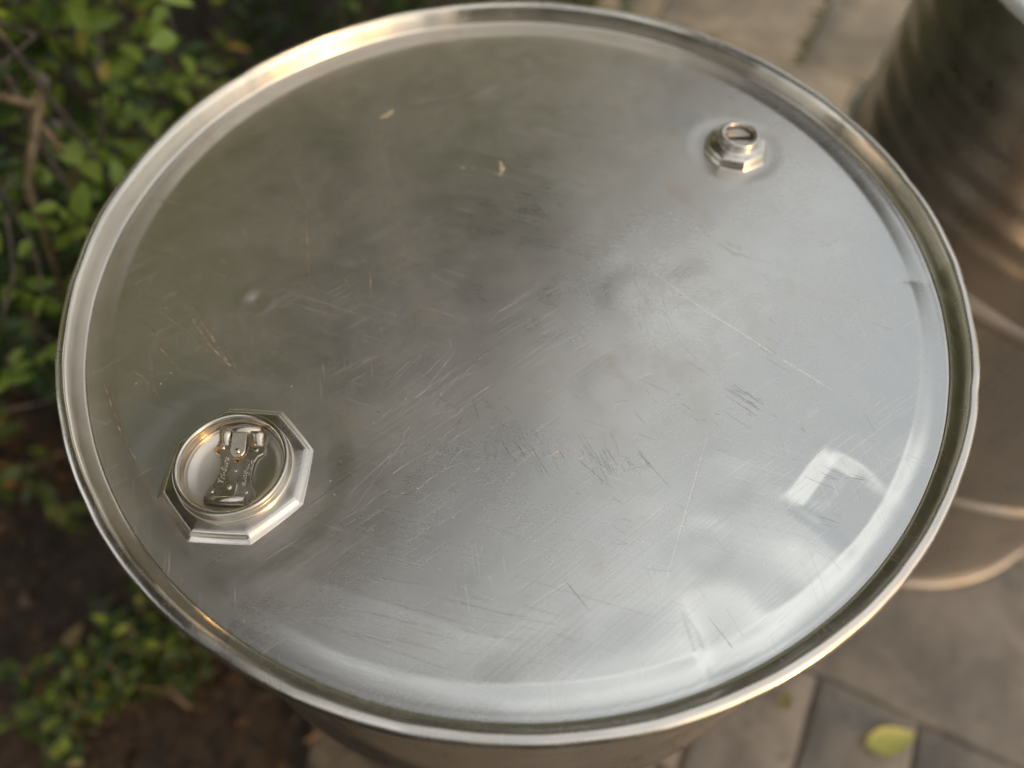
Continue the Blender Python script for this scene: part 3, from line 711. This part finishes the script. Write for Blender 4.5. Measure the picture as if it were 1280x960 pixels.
# ------------------------------------------------------------------ hedge
hedge = empty("hedge", (-.9, .9, 0), "leafy green hedge of thin grey twigs beside and behind the big drum", "hedge")
M_bark = plain("bark", (.17, .135, .10), .85, 0, 70, .4, .5, .003)
M_bark2 = plain("cut_wood", (.34, .235, .13), .8, 0, 70, .35, .4, .003)
HL = Vector(hedge.location)
def hpart(name, pts, radii, mat, sides=7):
    v, f = tube([Vector(p) - HL for p in pts], radii, sides); return put(name, mesh_np(v, f, True), mat, hedge)
def in_hedge(x, y, z):
    """density of foliage 0..1: an L along the left and behind the drum"""
    topz = 1.75 + .12 * noise.noise((x * 3, y * 3, 1))
    if z > topz or z < .02: return 0
    bulge = .07 * noise.noise((y * 4, z * 4, 5)) + .04 * noise.noise((y * 9, z * 9, 2))
    face_x = (-.50 if y < .55 and z < .62 else -.55) - .10 * max(0, .5 - z) + bulge
    if y < 1.0: face_x -= max(0, .22 - y) * 1.0
    left = x < face_x and x > -1.6 and y > .13 and y < 2.3
    bulge2 = .08 * noise.noise((x * 4, z * 4, 8))
    back = y > .98 + bulge2 + .35 * max(0, x + .25) and y < 2.2 and x > -1.2 and x < .16 + .06 * noise.noise((y * 5, z * 5, 3))
    return 1 if (left or back) else 0
stems = MB(); tw = MB(); items = []
def rwalk(p, d, n, step, jit, up=0):
    pts = [Vector(p)]; d = Vector(d).normalized()
    for _ in range(n):
        d = (d + Vector((random.gauss(0, jit), random.gauss(0, jit), random.gauss(0, jit) + up))).normalized(); pts.append(pts[-1] + d * step)
    return pts
roots = []
for _ in range(4000):
    if len(roots) >= 95: break
    x, y = random.uniform(-1.5, .12), random.uniform(.2, 2.2)
    if in_hedge(x - .04, y + .03, .5): roots.append((x, y))
for k, (x, y) in enumerate(roots):
    n_ = random.randint(9, 14); pts = rwalk((x, y, -.03), (random.gauss(0, .15), random.gauss(0, .15), 1), n_, .11, .16, .10)
    if any((p.x > -.46 and p.y < .85) or math.hypot(p.x, p.y) < .5 or p.x > .15 for p in pts): continue
    r0 = random.uniform(.005, .010); rd = [r0 * (1 - .75 * q / n_) for q in range(n_ + 1)]
    v, f = tube([p - HL for p in pts], rd, 6)
    if k < 30: put("branch", mesh_np(v, f, True), M_bark, hedge)
    else: stems.add(v, f)
seeds = []
tries = 0
while len(seeds) < 3400 and tries < 200000:
    tries += 1
    x, y, z = random.uniform(-1.6, .2), random.uniform(.05, 2.2), random.uniform(.04, 1.75)
    if not in_hedge(x, y, z): continue
    # favour the outer shell that can be seen
    deep = in_hedge(x + .16, y - .04, z + .02) and in_hedge(x + .04, y - .2, z)
    if deep and random.random() < .86: continue
    seeds.append((x, y, z))
for (x, y, z) in seeds:
    dirn = Vector((random.gauss(.35, .6), random.gauss(-.25, .6), random.gauss(.35, .5)))
    n_ = random.randint(3, 6)
    pts = rwalk((x, y, z), dirn, n_, random.uniform(.025, .042), .22, .02)
    if any(math.hypot(p.x, p.y) < .40 or p.y < .10 for p in pts): continue
    v, f = tube([p - HL for p in pts], [.0019 * (1 - .6 * q / n_) + .0004 for q in range(n_ + 1)], 4, False); tw.add(v, f)
    tone = noise.noise((x * 3.2, y * 3.2, z * 3.2))
    for q in range(1, n_ + 1):
        for sgn in (-1, 1):
            if random.random() < .22: continue
            p = pts[q]; if_in = in_hedge(p.x - .05, p.y + .05, p.z)
            d = (pts[q] - pts[q - 1]).normalized(); side = d.cross(Vector((random.gauss(0, .4), random.gauss(0, .4), 1))).normalized() * sgn
            dd = d * .7 + side * random.uniform(.6, 1.1) + Vector((0, 0, random.uniform(-.25, .3)))
            nrm = Vector((random.gauss(.35, .45), random.gauss(-.3, .45), random.gauss(.8, .35)))
            s = random.uniform(.025, .044) * (1.0 if random.random() > .1 else 1.3)
            u_ = random.random() + tone * .5
            lowz = max(0, .64 - z) * 2.4  # fewer light leaves low down: shade put into the leaf colours
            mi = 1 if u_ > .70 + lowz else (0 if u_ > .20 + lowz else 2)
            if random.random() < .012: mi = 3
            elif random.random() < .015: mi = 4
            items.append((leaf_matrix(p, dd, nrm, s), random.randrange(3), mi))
# explicit twigs seen in the top left corner
X0 = -.55
EX = [([(-.60, .40, .80), (-.55, .445, .732), (-.55, .350, .755)], .0042, M_bark), ([(-.60, .33, .76), (-.55, .371, .697), (-.55, .406, .69)], .0060, M_bark2),
      ([(-.55, .408, .694), (-.55, .367, .68), (-.56, .303, .638), (-.60, .26, .40)], .0065, M_bark2), ([(-.55, .541, .72), (-.55, .571, .661), (-.55, .65, .656)], .0042, M_bark),
      ([(-.55, .571, .661), (-.55, .521, .617), (-.55, .456, .574), (-.6, .42, .40)], .0036, M_bark), ([(-.55, .679, .599), (-.55, .607, .559), (-.55, .70, .47), (-.55, .85, .354)], .0030, M_bark),
      ([(-.55, .367, .68), (-.55, .38, .60), (-.58, .36, .45)], .0045, M_bark2), ([(-.57, .261, .636), (-.57, .218, .592), (-.57, .16, .579)], .0030, M_bark)]
for pts, r_, mt in EX: hpart("branch", pts, [r_] + [r_ * .85] * (len(pts) - 2) + [r_ * .6], mt)
# pale seed heads / snapped ends
for c in ((-.545, .409, .700), (-.545, .39, .655), (-.545, .52, .640)):
    mb = MB()
    for _ in range(9):
        d = Vector((random.gauss(0, 1), random.gauss(0, 1), random.gauss(0, 1))).normalized() * .005
        v, f = dome((c[0] + d.x - HL.x, c[1] + d.y - HL.y), c[2] + d.z - HL.z, .0026, .0055, 6); mb.add(v, f)
    put("dry_bud", mb.mesh(True), plain("dry_bud", (.33, .27, .21), .9, 0, 200, .3, .3, .001) if 'dry_bud' not in bpy.data.materials else bpy.data.materials['dry_bud'], hedge)
# a few leaves the photo shows large
for p, d, nrm, s, mi in (((-.53, .50, .700), (-.2, .85, .35), (.6, -.4, .7), .050, 1), ((-.53, .49, .640), (.1, .9, .3), (.6, -.5, .7), .030, 3), ((-.53, .47, .625), (.2, .6, -.5), (.6, -.5, .7), .034, 1),
                         ((-.53, .86, .64), (-.1, .8, .2), (.5, -.5, .7), .038, 3), ((-.53, .34, .60), (0, .5, -.4), (.7, -.4, .6), .030, 1), ((-.53, .66, .60), (.1, .7, -.3), (.6, -.5, .7), .044, 0),
                         ((-.53, .74, .62), (.1, .6, -.5), (.6, -.5, .7), .046, 1), ((-.54, .28, .585), (-.1, .2, -.9), (.8, -.4, .5), .036, 1)):
    items.append((leaf_matrix(p, d, nrm, s), 0, mi))
o = put("twigs", tw.mesh(True), M_bark, hedge); o['kind'] = 'stuff'
o = put("stems", stems.mesh(True), M_bark, hedge); o['kind'] = 'stuff'
place_leaves(items, hedge, 300, "foliage")

# ------------------------------------------------------------------ low plant on the soil at the front left
plant = empty("low_plant", (-.60, -.06, -.01), "low dark green leafy plant on the soil at the foot of the big drum", "plant")
items = []; st = MB(); PL = Vector(plant.location)
for _ in range(64):
    t = random.random(); c = Vector((-.68 + .20 * t, -.165 + .15 * t, -.015)) + Vector((random.gauss(0, .035), random.gauss(0, .035), 0))
    pts = rwalk(c, (random.gauss(0, .5), random.gauss(0, .5), 1), 5, random.uniform(.016, .030), .25, .05)
    v, f = tube([p - PL for p in pts], .0014, 4, False); st.add(v, f)
    for q in range(1, 6):
        for sg in (-1, 1):
            d = Vector((random.gauss(0, 1), random.gauss(0, 1), random.gauss(.2, .3)))
            items.append((leaf_matrix(pts[q], d, (random.gauss(0, .4), random.gauss(0, .4), 1), random.uniform(.018, .032)), random.randrange(3), random.choice([0, 2, 2, 2, 2])))
put("stems", st.mesh(True), M_bark, plant)['kind'] = 'stuff'
place_leaves(items, plant, 200, "foliage")

# ------------------------------------------------------------------ fallen leaves and litter
def fallen(loc, size, rot, mat, label, tilt=(0, 0), w=.55):
    lv, lf = leaf_shape(w, .10, .26, 10); lv = lv.copy(); lv[:, 0] -= .5; lv = lv * size
    # give it a little thickness
    n_ = len(lv); v = [tuple(p) for p in lv] + [(p[0], p[1], p[2] - .0006) for p in lv]
    f = [list(q) for q in lf] + [[i_ + n_ for i_ in q][::-1] for q in lf]
    o = put("fallen_leaf", mesh_np(v, f, True), mat, None, loc); o.rotation_euler = (tilt[0], tilt[1], rot)
    tag(o, label, "leaf", "fallen leaves"); return o
M_fl = leaf_mat("fallen_yellow_green", (.36, .42, .09), (.46, .46, .13)); M_fl2 = leaf_mat("fallen_olive", (.20, .20, .04), (.24, .22, .05)); M_fl3 = leaf_mat("fallen_tan", (.40, .28, .10), (.46, .30, .12))
fallen((.573, -.176, .012), .088, R(12), M_fl, "yellow green fallen leaf on the paving at lower right, largest on the stones", (.1, .05), .46)
fallen((.425, -.122, .008), .030, R(60), M_fl2, "small olive fallen leaf on the paving beside the drum's front edge", (.1, .1))
fallen((-.698, -.050, .010), .045, R(70), M_fl3, "pale yellow fallen leaf on dark soil beside the low plant", (.2, -.15))
fallen((-.800, .010, .006), .040, R(130), M_leaf[4], "curled brown fallen leaf on bare soil at the left edge", (-.3, .2))
mb = MB()
for _ in range(1500):
    x, y = random.uniform(-1.5, -.1), random.uniform(-.5, 1.0)
    if math.hypot(x, y) < .30: continue
    lv, lf = LV[random.randrange(3)]; s = random.uniform(.012, .036)
    M = leaf_matrix((x, y, random.uniform(-.02, .004)), (random.gauss(0, 1), random.gauss(0, 1), random.gauss(0, .25)), (random.gauss(0, .4), random.gauss(0, .4), 1), s); A = np.array(M)
    mb.add(lv @ A[:3, :3].T + A[:3, 3], lf)
M_lit = leaf_mat("leaf_litter", (.045, .028, .016), (.15, .095, .055))
o = put("leaf_litter", mb.mesh(True), M_lit); tag(o, "brown dead leaf litter covering the dark soil on the left", "leaf litter", kind='stuff')
def small_stick(a, b, r_, label):
    v, f = tube([Vector(a), (Vector(a) + Vector(b)) / 2 + Vector((.003, .002, .003)), Vector(b)], [r_, r_ * .9, r_ * .7], 6); o = put("fallen_twig", mesh_np(v, f, True), M_bark); tag(o, label, "twig", "twigs lying on the soil")
small_stick((-.56, -.112, .004), (-.49, -.150, .006), .005, "short grey twig on the soil at the near end of the low plant")

# ------------------------------------------------------------------ trees over the hedge: the lid mirrors their airy edge
M_tree = leaf_mat("tree_leaf", (.105, .084, .058), (.155, .125, .09), (1.2, 1.05, .85))
def tree(loc, fork, clumps, label, tr, seed):
    root = empty("tree", loc, label, "tree", "trees over the hedge"); rr = random.Random(seed); L = Vector(loc); fk = Vector(fork) - L
    v, f = tube([Vector((0, 0, -.05)), fk * .4 + Vector((.05, .03, 0)), fk * .75 + Vector((-.04, .02, 0)), fk], [tr, tr * .8, tr * .7, tr * .6], 10); put("trunk", mesh_np(v, f), M_bark, root)
    VV, FF = [], []; off = 0; q = np.array([(-.5, -.28, 0), (.1, -.36, .05), (.6, 0, 0), (.1, .36, .05), (-.5, .28, 0)])
    for k, c in enumerate(clumps):
        c = Vector(c) - L
        if k % 80 == 0:
            v, f = tube([fk, fk.lerp(c, .5) + Vector((rr.gauss(0, .2), rr.gauss(0, .2), .2)), c], [tr * .35, tr * .22, tr * .06], 6); put("limb", mesh_np(v, f), M_bark, root)
        for _k in range(6):
            p = c + Vector((rr.gauss(0, .26), rr.gauss(0, .26), rr.gauss(0, .18)))
            M = np.array(leaf_matrix(p, (rr.gauss(0, 1), rr.gauss(0, 1), rr.gauss(-.2, .5)), (rr.gauss(0, .6), rr.gauss(0, .6), 1), rr.uniform(.13, .22)))
            VV.append(q @ M[:3, :3].T + M[:3, 3]); FF.append(np.arange(5) + off); off += 5
    put("crown", mesh_np(np.concatenate(VV), np.array(FF), False), M_tree, root)
TREES = [((-3.2, 1.2, 0), (-3.0, 1.4, 2.6)), ((-1.6, 4.6, 0), (-1.5, 4.4, 2.8)), ((1.6, 6.6, 0), (1.5, 6.4, 3.0))]
cl = [[], [], []]
rt = random.Random(21)
for _ in range(14500):
    ux, uy = rt.uniform(-2.1, 1.3), rt.uniform(-1.4, 2.6); hgt = rt.uniform(2.7, 4.4)
    sv = ux - .6 * uy + .12 * noise.noise((ux * 3, uy * 3, 4)) + .06 * noise.noise((ux * 9, uy * 9, 7))
    if rt.random() > min(1, max(0, (-.02 - sv) / .95)) ** 1.6 * .92: continue
    p = (ux * hgt, uy * hgt, TOP + hgt); k = min(range(3), key=lambda q: math.hypot(p[0] - TREES[q][1][0], p[1] - TREES[q][1][1])); cl[k].append(p)
for k, lab in enumerate(("dark broad tree left of the hedge, mirrored in the left of the lid", "dark tree beyond the hedge, mirrored in the far side of the lid", "airy tree beyond the paving, mirrored in the lid behind the small bung")):
    tree(TREES[k][0], TREES[k][1], cl[k], lab, .13, k)

# ------------------------------------------------------------------ hedge-shaped screen added in place of the photographer: darkens rim wall, blocks low sun
rear_screen = empty("hedge", (-1.2, -2.3, 0), "unseen hedge-shaped screen added to darken the far wall of the rim and block low sun", "hedge")
VV, FF = [], []; q5 = np.array([(-.5, -.28, 0), (.1, -.36, .05), (.6, 0, 0), (.1, .36, .05), (-.5, .28, 0)]); off = 0; mb = MB()
for _ in range(15000):
    x, z = random.uniform(-2.9, 2.05), random.uniform(0, 2.0); y = random.choice([random.gauss(.28, .06), random.uniform(-.35, .3), random.gauss(.25, .05)])
    if random.random() < .12: z = 2.0 + random.gauss(0, .05); y = random.uniform(-.35, .3)
    M = np.array(leaf_matrix((x, y + .05 * math.sin(3 * x + 2 * z), z), (random.gauss(0, 1), random.gauss(0, 1), random.gauss(0, .6)), (random.gauss(0, .6), random.gauss(.8, .5), random.gauss(.5, .4)), random.uniform(.06, .11)))
    VV.append(q5 @ M[:3, :3].T + M[:3, 3]); FF.append(np.arange(5) + off); off += 5
put("foliage", mesh_np(np.concatenate(VV), np.array(FF), False), M_leaf[2], rear_screen)['kind'] = 'stuff'
for k in range(17):
    x = -2.8 + k * .29; v, f = tube(rwalk((x, -.05, -.04), (0, 0, 1), 8, .21, .12, .2), [.018 * (1 - .09 * q) for q in range(9)], 6); put("stem", mesh_np(v, f), M_bark, rear_screen)
